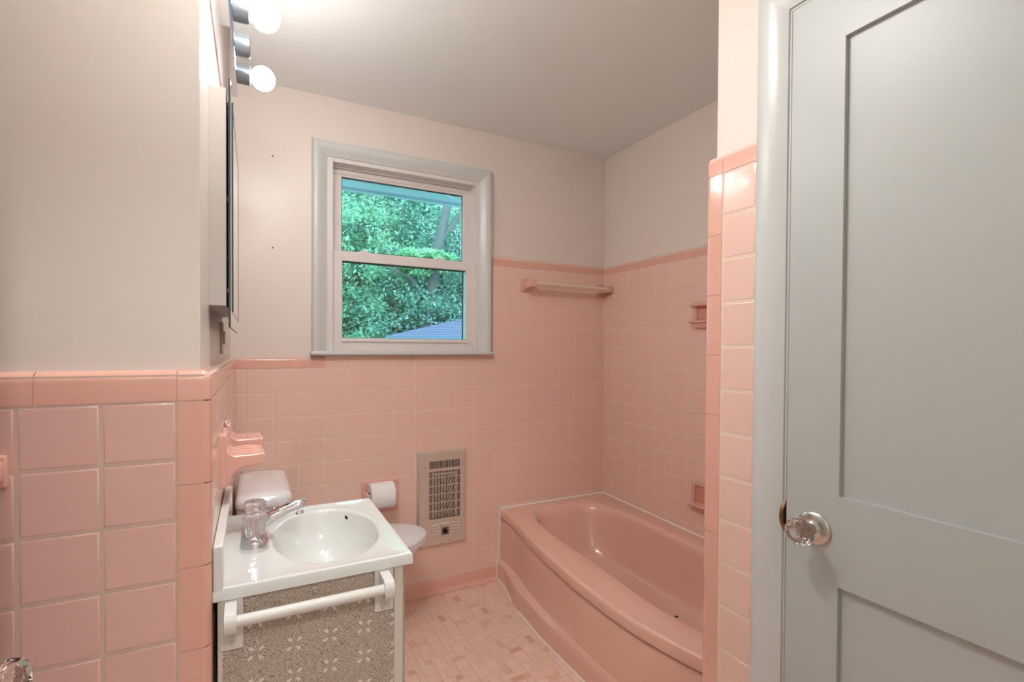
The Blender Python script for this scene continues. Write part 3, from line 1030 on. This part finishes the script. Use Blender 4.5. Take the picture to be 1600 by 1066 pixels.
# light bar
lb = thing('vanity_light', 'chrome strip vanity light above the medicine cabinet with globe bulbs', 'light fixture', (PXW, -.9, 2.085))
bm = bmesh.new()
poly = [(PXW, 2.045), (-1.966, 2.045)]+arc(-1.966, 2.053, .008, -90, 0, 5)+arc(-1.966, 2.113, .008, 0, 90, 5)+[(PXW, 2.121)]
prism(bm, poly, -1.235, -.60, 'y')
finish('light_base', bm, 'chrome', lb, smooth=30)
SK = [-1.142, -.987, -.832, -.677]
for i, yy in enumerate(SK):
    bm = bmesh.new()
    lathe(bm, [(.0001, -.001), (.0285, -.001), (.0285, .034), (.0265, .036), (.022, .034), (.018, .012), (.0001, .012)], (-1.958, yy, 2.083), (1, 0, 0), 32)
    finish('bulb_socket', bm, 'socket', lb)
    if i == 2: continue
    t_ = thing('light_bulb', {0: 'unseen lit globe bulb added on the near end of the light bar, past the top picture edge', 1: 'upper lit globe bulb by the top picture edge, above the empty socket', 3: 'lower lit globe bulb, below the empty socket and nearest the back wall'}[i], 'light bulb', (-1.945, yy, 2.083), 'globe bulbs of the vanity light')  # the near-end bulb is out of view, added for more light
    bm = bmesh.new()
    lathe(bm, [(.0001, -.002), (.0128, 0), (.0128, .010), (.0150, .018), (.0165, .026)], (-1.944, yy, 2.083), (1, 0, 0), 24)
    finish('bulb_neck', bm, 'bulb_neck', t_)
    bm = bmesh.new()
    R_ = .0345
    c0 = .026+math.sqrt(R_**2-.0165**2)
    pr = [(R_*math.sin(a_), c0-R_*math.cos(a_)) for a_ in [math.asin(.0165/R_)+(PI-math.asin(.0165/R_))*k/18 for k in range(19)]]
    lathe(bm, pr, (-1.944, yy, 2.083), (1, 0, 0), 32)
    finish('globe', bm, 'bulb', t_)

# wall switch plate
sw = thing('wall_switch', 'white wall switch plate under the medicine cabinet', 'switch', (PXW, -.665, 1.285))
bm = bmesh.new()
box(bm, PXW, PXW+.006, -.70, -.63, 1.238, 1.332)
finish('switch_plate', bm, 'enamel', sw, bevel=(.002, 2))
bm = bmesh.new()
box(bm, PXW+.006, PXW+.012, -.675, -.655, 1.265, 1.305)
finish('rocker', bm, 'enamel', sw, bevel=(.001, 1))

# ceramic soap dish and toothbrush holder
def shelf(root, y0, y1, zt_, kind):
    xt = -1.889
    bm = bmesh.new()
    zp = zt_+(.052 if kind == 'soap' else .043)
    prism(bm, [(XL-.002, zt_-.075), (XL+.012, zt_-.072), (XL+.014, zt_-.066), (XL+.014, zp-.006), (XL+.011, zp), (XL-.002, zp)], y0-.006, y1+.006, 'y')
    finish('back_plate', bm, 'ceramic', root, bevel=(.003, 2))
    bm = bmesh.new()
    a_ = [(XL+.008, zt_+.012), (XL+.016, zt_+.010), (XL+.022, zt_+.003), (XL+.030, zt_), (xt-.004, zt_+.001), (xt, zt_-.003), (xt-.001, zt_-.020), (xt-.010, zt_-.025), (-1.93, zt_-.028)]
    for i in range(1, 8):
        q = math.radians(90*i/7)
        a_.append((-1.93-.036*math.sin(q), zt_-.028-.042*(1-math.cos(q))))
    a_.append((XL+.008, zt_-.072))
    prism(bm, a_, y0, y1, 'y')
    sh = finish('shelf', bm, 'ceramic', root, bevel=(.004, 3))
    return sh
sd = thing('soap_dish', 'salmon ceramic soap dish on the tiled wall over the sink', 'soap dish', (XL, -.98, 1.0))
sh = shelf(sd, -1.04, -.925, 1.0, 'soap')
bm = bmesh.new()
bm.free()
for yy in (-1.028, -1.0, -.965, -.937):
    bm = bmesh.new()
    tube(bm, [(-1.955, yy, 1.000), (-1.93, yy, 1.002), (-1.905, yy, 1.000)], .0035, 10)
    finish('ridge', bm, 'ceramic', sh)
th = thing('toothbrush_holder', 'salmon ceramic toothbrush holder beyond the soap dish', 'toothbrush holder', (XL, -.79, 1.0))
sh = shelf(th, -.845, -.745, 1.004, 'brush')
for xx in (-1.950, -1.934, -1.918, -1.902):
    bm = bmesh.new()
    lathe(bm, [(.0045, -.001), (.0058, .0002), (.0062, .0012), (.0055, .0022), (.0040, .0022), (.0036, 0)], (xx, -.80, 1.0045), (0, 0, 1), 16, caps=False)
    finish('brush_hole', bm, 'ceramic', sh)
bm = bmesh.new()
box(bm, XL, XL+.006, -.86, -.846, 1.044, 1.060)
bmesh.ops.bisect_plane
finish('mortar_lump', bm, 'grout', th, bevel=(.003, 2))

# ================================================================== BACK WALL THINGS
# toilet paper holder and roll
tp = thing('toilet_paper_holder', 'salmon ceramic toilet paper holder on the back wall', 'toilet paper holder', (-1.362, 0, .54))
bm = bmesh.new()
prism(bm, [(-.012, .612), (0, .618), (.002, .618), (.002, .460), (0, .460), (-.012, .466)], -1.452, -1.274, 'x')
finish('back_plate', bm, 'ceramic', tp, bevel=(.003, 2))
for s_, xx in ((-1, -1.449), (1, -1.300)):
    bm = bmesh.new()
    poly = [(-.004, .606), (-.016, .600), (-.022, .575), (-.040, .562), (-.085, .588) , (-.098, .578), (-.096, .556), (-.080, .542), (-.045, .535), (-.02, .50), (-.004, .485)]
    prism(bm, poly, xx, xx-s_*.010, 'x')
    finish('arm', bm, 'ceramic', tp, smooth=50, bevel=(.003, 2))
bm = bmesh.new()
lathe(bm, [(.008, 0), (.008, .129)], (-1.4385, -.080, .567), (1, 0, 0), 16)
finish('roller', bm, 'plastic', tp)
tr = thing('toilet_paper_roll', 'white toilet paper roll in the salmon wall holder', 'toilet paper', (-1.378, -.08, .567))
bm = bmesh.new()
lathe(bm, [(.0195, -.0555), (.056, -.0555), (.0585, -.053), (.0585, .053), (.056, .0555), (.0195, .0555), (.0195, -.0555)], (-1.376, -.080, .567), (1, 0, 0), 48, caps=False)
finish('paper', bm, 'paper', tr)
bm = bmesh.new()
lathe(bm, [(.0195, -.0557), (.0195, .0557), (.0180, .0557), (.0180, -.0557), (.0195, -.0557)], (-1.376, -.080, .567), (1, 0, 0), 32, caps=False)
finish('cardboard_core', bm, 'card', tr)

# wall heater
ht = thing('wall_heater', 'stainless steel louvred electric heater set in the back wall', 'heater', (-1.045, 0, .49))
HX0, HX1, HZ0, HZ1 = -1.180, -.909, .244, .735
TH = -.016
gx0, gx1, gz0, gz1 = -1.118, -.950, .385, .683
bm = bmesh.new()      # bevelled face frame as rings around the grille opening
def hr(d, y): return [(HX0+d, y, HZ0+d), (HX1-d, y, HZ0+d), (HX1-d, y, HZ1-d), (HX0+d, y, HZ1-d)]
def gr(y, x0=gx0, x1=gx1, z0=gz0, z1=gz1): return [(x0, y, z0), (x1, y, z0), (x1, y, z1), (x0, y, z1)]
rings(bm, [hr(0, .001), hr(0, -.003), hr(.011, TH), gr(TH), gr(TH+.0015)], True)
finish('heater_frame', bm, 'steel', ht, smooth=20)
bm = bmesh.new()      # grille
for k in range(22):
    xx = gx0+(gx1-gx0)*(k+.0)/21
    box(bm, xx-.0015, xx+.0015, TH+.0002, TH+.0015, gz0, gz1)
# solid band between the top slot row and the grid, then thin cross bars
box(bm, gx0, gx1, TH-.0001, TH+.0016, .630, .644)
gl = [.385, .427, .4695, .512, .5545, .597, .6295]
for zz in gl[1:-1]: box(bm, gx0, gx1, TH-.0001, TH+.0016, zz-.0022, zz+.0022)
finish('grille', bm, 'steel', ht, smooth=0)
bm = bmesh.new()
box(bm, gx0-.01, gx1+.01, -.001, .0005, gz0-.01, gz1+.01)
finish('heater_interior_shade', bm, 'dark', ht, smooth=0)  # near-black sheet behind the slots, inner shade put into its colour
bm = bmesh.new()      # zigzag ribbons of the element
for k in range(9):
    xa = -1.0935+.0152*k
    pts = []
    for i in range(33):
        pts.append((xa+.0030*math.sin(i*1.1+k), -.007, .395+.222*i/32))
    tube(bm, pts, .0019, 6)
finish('heating_element', bm, 'element', ht)
bm = bmesh.new()      # reflector strips behind the element
for xa in (-1.098, -.972): box(bm, xa, xa+.006, -.010, -.004, .39, .625)
box(bm, -1.10, -.966, -.008, -.003, .608, .618)
finish('reflector', bm, 'steel', ht, smooth=0)
def louvre(x0, x1, z):
    bm = bmesh.new()
    prof = [(TH-.0002, z-.005), (TH-.0052, z-.003), (TH-.0045, z+.001), (TH-.0022, z+.0045), (TH-.0002, z+.006)]
    rings(bm, [[(x0, a_, b_) for a_, b_ in prof], [(x1, a_, b_) for a_, b_ in prof]], True, True, True)
    return finish('louvre', bm, 'steel', ht, smooth=50)
for z_ in (.353, .338, .323, .308):
    louvre(-1.108, -1.062, z_)
    louvre(-1.002, -.952, z_+.001)
louvre(-1.056, -1.008, .357)
bm = bmesh.new()
box(bm, -1.050, -1.012, TH-.003, TH, .300, .340)
th_ = finish('thermostat', bm, 'socket', ht, bevel=(.004, 2))
bm = bmesh.new()
lathe(bm, [(.012, 0), (.010, .010), (.0001, .010)], (-1.033, TH-.003, .321), (0, -1, 0), 20)
finish('dial', bm, 'dark', th_)
for xx, zz in ((-1.138, .655), (-.932, .655), (-1.138, .40), (-.932, .395), (-1.08, .3745), (-.985, .3745), (-1.08, .648), (-.985, .648), (-1.053, .262), (-1.046, .257), (-1.006, .268)):
    bm = bmesh.new()
    lathe(bm, [(.0019, -.0002), (.0019, .0010), (.0001, .0012)], (xx, TH, zz), (0, -1, 0), 10)
    finish('screw', bm, 'dark', ht)

# corner towel bar
cb = thing('ceramic_towel_bar', 'beige towel bar on salmon ceramic posts over the tub end', 'towel bar', (-.3, 0, 1.61))
def post(xa, xb, mir=False):
    bm = bmesh.new()
    x0, x1 = xa, xb
    box(bm, x0, x1, -.010, .001, 1.575, 1.645)
    pl = finish('post', bm, 'ceramic', cb, bevel=(.004, 3))
    bm = bmesh.new()
    xi0, xi1 = x0+.012, x1-.012
    lps = []
    for yy, g, dz in ((-.008, .006, .030), (-.022, .002, .024), (-.045, 0, .020), (-.072, 0, .019), (-.084, .001, .018), (-.087, .004, .014)):
        lps.append([(xi0-.004+g, yy, 1.611-dz), (xi1+.004-g, yy, 1.611-dz), (xi1+.004-g, yy, 1.611+dz), (xi0-.004+g, yy, 1.611+dz)])
    rings(bm, lps, True, True, True)
    finish('arm', bm, 'ceramic', pl, bevel=(.003, 2), smooth=40)
post(-.583, -.520)
post(-.062, -.002)
bm = bmesh.new()
tube(bm, [(-.545, -.070, 1.610), (-.030, -.070, 1.606)], .0165, 4)
for v in bm.verts: pass
o = finish('bar', bm, 'bar', cb, smooth=20)
bm = bmesh.new()

# ================================================================== RIGHT WALL: ceramic grab/soap holders
def soap_niche(name, label, ya, z0, z1, tray):
    r = thing(name, label, 'soap dish', (0, ya-.075, (z0+z1)/2), )
    yb_ = ya-.150
    bm = bmesh.new()
    f_ = .020
    box(bm, -.012, .001, ya, ya-f_, z0, z1)
    box(bm, -.012, .001, yb_+f_, yb_, z0, z1)
    box(bm, -.012, .001, ya-f_, yb_+f_, z1-f_*.8, z1)
    box(bm, -.012, .001, ya-f_, yb_+f_, z0, z0+f_*.8)
    finish('frame', bm, 'ceramic', r, bevel=(.003, 2))
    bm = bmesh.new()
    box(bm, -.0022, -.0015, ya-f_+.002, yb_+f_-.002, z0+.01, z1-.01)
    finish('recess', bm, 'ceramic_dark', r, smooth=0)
    bm = bmesh.new()
    y_a, y_b = ya+.008, yb_-.008
    if tray == 'grab':
        tube(bm, [(-.016, y_a-.004, z1-.008), (-.026, y_a-.008, z1-.010), (-.026, y_b+.008, z1-.010), (-.016, y_b+.004, z1-.008)], [.008, .010, .010, .008], 14)
        finish('top_rail', bm, 'ceramic', r)
        bm = bmesh.new()
        prism(bm, [(0, z0+.006), (-.034, z0+.012), (-.038, z0+.020), (-.030, z0+.024), (0, z0+.020)], y_a, y_b, 'y')
        prism(bm, [(0, z0-.014), (-.022, z0-.010), (-.030, z0+.010), (0, z0+.012)], y_a-.016, y_b+.016, 'y')
        finish('tray', bm, 'ceramic', r, bevel=(.003, 2))
    else:
        prism(bm, [(0, z0-.004), (-.034, z0), (-.040, z0+.010), (-.036, z0+.016), (0, z0+.012)], y_a, y_b, 'y')
        prism(bm, [(0, z0-.022), (-.018, z0-.018), (-.024, z0), (0, z0)], y_a-.022, y_b+.022, 'y')
        finish('tray', bm, 'ceramic', r, bevel=(.003, 2))
soap_niche('grab_soap_dish', 'upper salmon ceramic soap dish with grab rail on the tub wall', -.672, 1.372, 1.482, 'grab')
soap_niche('soap_dish', 'lower salmon ceramic soap dish just above the tub rim', -.672, .506, .622, 'tray')

# near-left wall bracket, cut by the frame edge
nb = thing('towel_bar_post', 'small salmon ceramic bar post on the near left wall', 'towel bar post', (-2.275, YN, 1.06))
bm = bmesh.new()
box(bm, -2.300, -2.262, YN-.008, YN+.001, 1.034, 1.086)
pl = finish('post_plate', bm, 'ceramic', nb, bevel=(.004, 3))
bm = bmesh.new()
rings(bm, [rrect(-2.297, -2.265, 0, .040, .008, 0)][:0] or [[(a_, YN-.006-d, 1.042+b_) for a_, b_, _ in rrect(-2.296+d*.05, -2.266-d*.05, d*.05, .038-d*.05, .008, 0)] for d in (0, .012, .020, .024)], True, True, True)
ar = finish('arm', bm, 'ceramic', nb, bevel=(.002, 2))
bm = bmesh.new()
lathe(bm, [(.0001, 0), (.0055, 0), (.0055, .0008), (.0001, .001)], (-2.281, YN-.030, 1.060), (0, -1, 0), 14)
finish('bar_hole', bm, 'dark', ar)

# little nail holes in the back wall
for xx, zz in ((-1.838, 2.10), (-1.838, 1.697)):
    bm = bmesh.new()
    lathe(bm, [(.0035, 0), (.0035, .0006), (.0001, .0008)], (xx, YP, zz), (0, -1, 0), 10)
    o = finish('nail_hole', bm, 'chip', wb)

# ================================================================== ADDED FILL LAMPS (unseen: hall behind the camera, ceiling above the frame)
hl = thing('added_hall_light', 'unseen fill lamp added in the hall behind the doorway, round flush shape', 'light fixture', (-1.8, -3.2, ZC))
bm = bmesh.new()
lathe(bm, [(.0001, 0), (.17, 0), (.17, -.03), (.16, -.035), (.0001, -.035)], (-1.8, -3.2, ZC), (0, 0, 1), 40)
finish('base', bm, 'nickel', hl)
bm = bmesh.new()
lathe(bm, [(.155, -.035), (.15, -.06), (.12, -.085), (.07, -.10), (.0001, -.105)], (-1.8, -3.2, ZC), (0, 0, 1), 40)
finish('diffuser', bm, 'hall_fill', hl)

rl = thing('added_bathroom_light', 'unseen fill lamp added on the sink side of the bathroom ceiling, round flush shape', 'light fixture', (-1.76, -1.46, ZC))  # lamp added out of view to brighten the back of the room
bm = bmesh.new()
lathe(bm, [(.0001, 0), (.13, 0), (.13, -.015), (.12, -.02), (.0001, -.02)], (-1.76, -1.46, ZC), (0, 0, 1), 40)
finish('base', bm, 'nickel', rl)
bm = bmesh.new()
lathe(bm, [(.120, -.02), (.115, -.040), (.09, -.060), (.05, -.070), (.0001, -.073)], (-1.76, -1.46, ZC), (0, 0, 1), 40)
finish('diffuser', bm, 'room_fill', rl)

# ================================================================== OUTSIDE
GZ = -1.0
bm = bmesh.new()
box(bm, -30, 40, .5, 60, GZ-.2, GZ)
tag(finish('lawn', bm, 'lawn', smooth=0), 'green ground outside beneath the trees', 'ground')['kind'] = 'stuff'
# own eave seen through the top of the window
ev = thing('roof_eave', 'blue-grey roof eave over the outside of the window', 'eave', (-1, .4, 2.15))
bm = bmesh.new()
box(bm, -6, 4, .162, .62, 2.205, 2.22)
finish('soffit', bm, 'soffit', ev, smooth=0)
bm = bmesh.new()
box(bm, -6, 4, .60, .625, 2.186, 2.36)
finish('fascia', bm, 'soffit', ev, smooth=0)
bm = bmesh.new()
tube(bm, [(-1.35, .30, 2.198), (-1.1, .34, 2.196), (-.95, .36, 2.192), (-.82, .42, 2.172), (-.72, .46, 2.170), (-.62, .47, 2.172)], .0055, 8)
tag(finish('cable', bm, 'wire'), 'thin pale cable sagging under the eave', 'cable')

# garage roof bottom right
gr_ = thing('garage', 'low outbuilding with a grey shingled hip roof outside', 'building', (4.5, 7.5, GZ))
bm = bmesh.new()
box(bm, 0.10, 7.6, 5.3, 10.8, GZ, 1.36)
finish('walls', bm, 'siding', gr_, smooth=0)
bm = bmesh.new()
ex0, ex1, ey0, ey1, ez = -.094, 7.9, 5.0, 11.1, 1.43
hh = .86
A_, B_, C_, D_ = (ex0, ey0), (ex1, ey0), (ex1, ey1), (ex0, ey1)
N_ = 26
for k in range(N_):            # shingle courses, each a thin stepped slab
    t0, t1 = k/N_, (k+1)/N_
    def rr(t_, dz):
        d_ = 3.05*t_
        return [(ex0+d_, ey0+d_, ez+hh*t_+dz), (ex1-d_, ey0+d_, ez+hh*t_+dz), (ex1-d_, ey1-d_, ez+hh*t_+dz), (ex0+d_, ey1-d_, ez+hh*t_+dz)]
    rings(bm, [rr(t0, 0), rr(t0, .014), rr(t1, .002)], True)
finish('shingle_roof', bm, 'shingle', gr_, smooth=0)
bm = bmesh.new()
for (x0_, x1_, y0_, y1_) in ((ex0, ex1, ey0-.02, ey0+.03), (ex0-.02, ex0+.03, ey0, ey1)):
    box(bm, x0_, x1_, y0_, y1_, ez-.12, ez+.005)
finish('fascia', bm, 'siding', gr_, smooth=0)

# turned so that its left roof slope faces away from the window
pv = Vector((ex0, ey0, 0))
rot = Matrix.Translation(pv) @ Matrix.Rotation(math.radians(-18), 4, 'Z') @ Matrix.Translation(-pv)
gr_.location = rot @ gr_.location
gr_.rotation_euler.z = math.radians(-18)
for c_ in gr_.children: c_.matrix_parent_inverse = Matrix.Translation(-Vector((4.5, 7.5, GZ)))

# trees
def leaf_mesh(name, n_clump, n_leaf, R_, Hc, size, m, seed, hole=0.0):
    rnd = random.Random(seed)
    verts, faces = [], []
    for c in range(n_clump):
        while True:
            p = Vector((rnd.uniform(-1, 1), rnd.uniform(-1, 1), rnd.uniform(-1, 1)))
            if .35 < p.length < 1: break
        cpos = Vector((p.x*R_, p.y*R_, p.z*Hc))
        cr = rnd.uniform(.22, .5)*R_*.42
        drp = Vector((rnd.uniform(-1, 1), rnd.uniform(-1, 1), rnd.uniform(-.5, .2))).normalized()
        for l in range(n_leaf):
            q = Vector((rnd.gauss(0, .5), rnd.gauss(0, .5), rnd.gauss(0, .28)))*cr
            o_ = cpos+q
            d = (drp+Vector((rnd.gauss(0, .5), rnd.gauss(0, .5), rnd.gauss(0, .4)))).normalized()
            s_ = d.cross(Vector((rnd.gauss(0, .4), rnd.gauss(0, .4), 1))).normalized()
            L_ = size*rnd.uniform(.6, 1.4)
            w_ = L_*.28
            i0 = len(verts)
            verts += [o_, o_+d*L_*.5+s_*w_, o_+d*L_, o_+d*L_*.5-s_*w_]
            faces.append((i0, i0+1, i0+2, i0+3))
    me = bpy.data.meshes.new(name)
    me.from_pydata([tuple(v) for v in verts], [], faces)
    me.materials.append(M[m])
    return me
LM = {k: leaf_mesh('leaves_'+k, 420, 125, 2.2, 2.6, .085, 'leaf_'+k, i+3) for i, k in enumerate('abc')}
tb_ = bmesh.new()
tube(tb_, [(0, 0, 0), (.05, .02, 2.0), (-.02, .05, 4.0), (.15, 0, 6.2)], [.20, .16, .12, .04], 10)
for k in range(9):
    a_ = k*2.4
    z_ = 2.4+.4*k
    tube(tb_, [(0, 0, z_), (math.cos(a_)*.8, math.sin(a_)*.8, z_+.5), (math.cos(a_)*1.7, math.sin(a_)*1.7, z_+.8)], [.06, .04, .012], 6)
me_tr = bpy.data.meshes.new('trunk')
tb_.to_mesh(me_tr)
tb_.free()
me_tr.materials.append(M['bark'])
for p in me_tr.polygons: p.use_smooth = True
def tree(x, y, cz, kind, sc, label, zs=1.0):
    r = thing('tree', label, 'tree', (x, y, GZ), 'trees outside the window')
    r.rotation_euler.z = random.uniform(0, 6.28)
    r.scale = (sc, sc, sc*zs)
    f = link('foliage', LM[kind], r)
    f.location = (0, 0, (cz-GZ)/(sc*zs))
    f2 = link('trunk', me_tr, r)
    f2.scale = (1, 1, (cz-GZ)/(sc*zs)/4.2)
TT = [(-.2, 9.0, 2.2, 'a', 1.0, 'leafy green tree seen at the left of the window'),
      (2.6, 9.6, 3.0, 'c', 1.15, 'blue-green tree seen in the middle of the window'),
      (4.9, 10.2, 2.2, 'a', 1.1, 'leafy tree behind the outbuilding roof at the right of the window'),
      (1.3, 8.2, .6, 'c', .95, 'low bushy tree at the lower left of the window'),
      (3.3, 12.6, 1.8, 'b', 1.1, 'bright yellow-green tree low in the middle of the upper pane'),
      (-1.9, 10.5, 3.8, 'c', 1.3, 'tall tree at the far left of the window'),
      (1.0, 13.0, 5.2, 'a', 1.5, 'tall background tree at the upper left of the window'),
      (8.2, 13.5, 3.6, 'a', 1.4, 'background tree at the upper right of the window'),
      (7.2, 17.5, 2.2, 'b', 1.5, 'distant yellow-green tree at the right of the window'),
      (11.5, 19.0, 4.6, 'c', 1.9, 'distant tree at the far right of the window')]
for t_ in TT: tree(*t_)
bm = bmesh.new()
tube(bm, [(1.15, 7.3, GZ), (1.25, 7.3, .8), (1.38, 7.25, 2.4), (1.55, 7.2, 3.4), (1.82, 7.2, 4.6), (2.1, 7.3, 6.0)], [.22, .17, .13, .11, .08, .04], 12)
tube(bm, [(1.6, 7.2, 3.5), (1.95, 7.1, 4.0), (2.4, 7.1, 4.9)], [.07, .05, .02], 8)
tube(bm, [(1.35, 7.25, 2.2), (.9, 7.1, 2.7), (.2, 7.0, 2.9)], [.06, .04, .015], 8)
tag(finish('bare_tree_trunk', bm, 'bark'), 'dark leaning bare tree trunk behind the upper window pane', 'tree trunk')
lb_ = link('leafy_bough', leaf_mesh('leafy_bough', 150, 42, .62, .24, .085, 'leaf_b', 21))
lb_.location = (1.18, 6.95, 2.98)
tag(lb_, 'bright yellow-green bough of leaves low in the upper window pane', 'leaves')
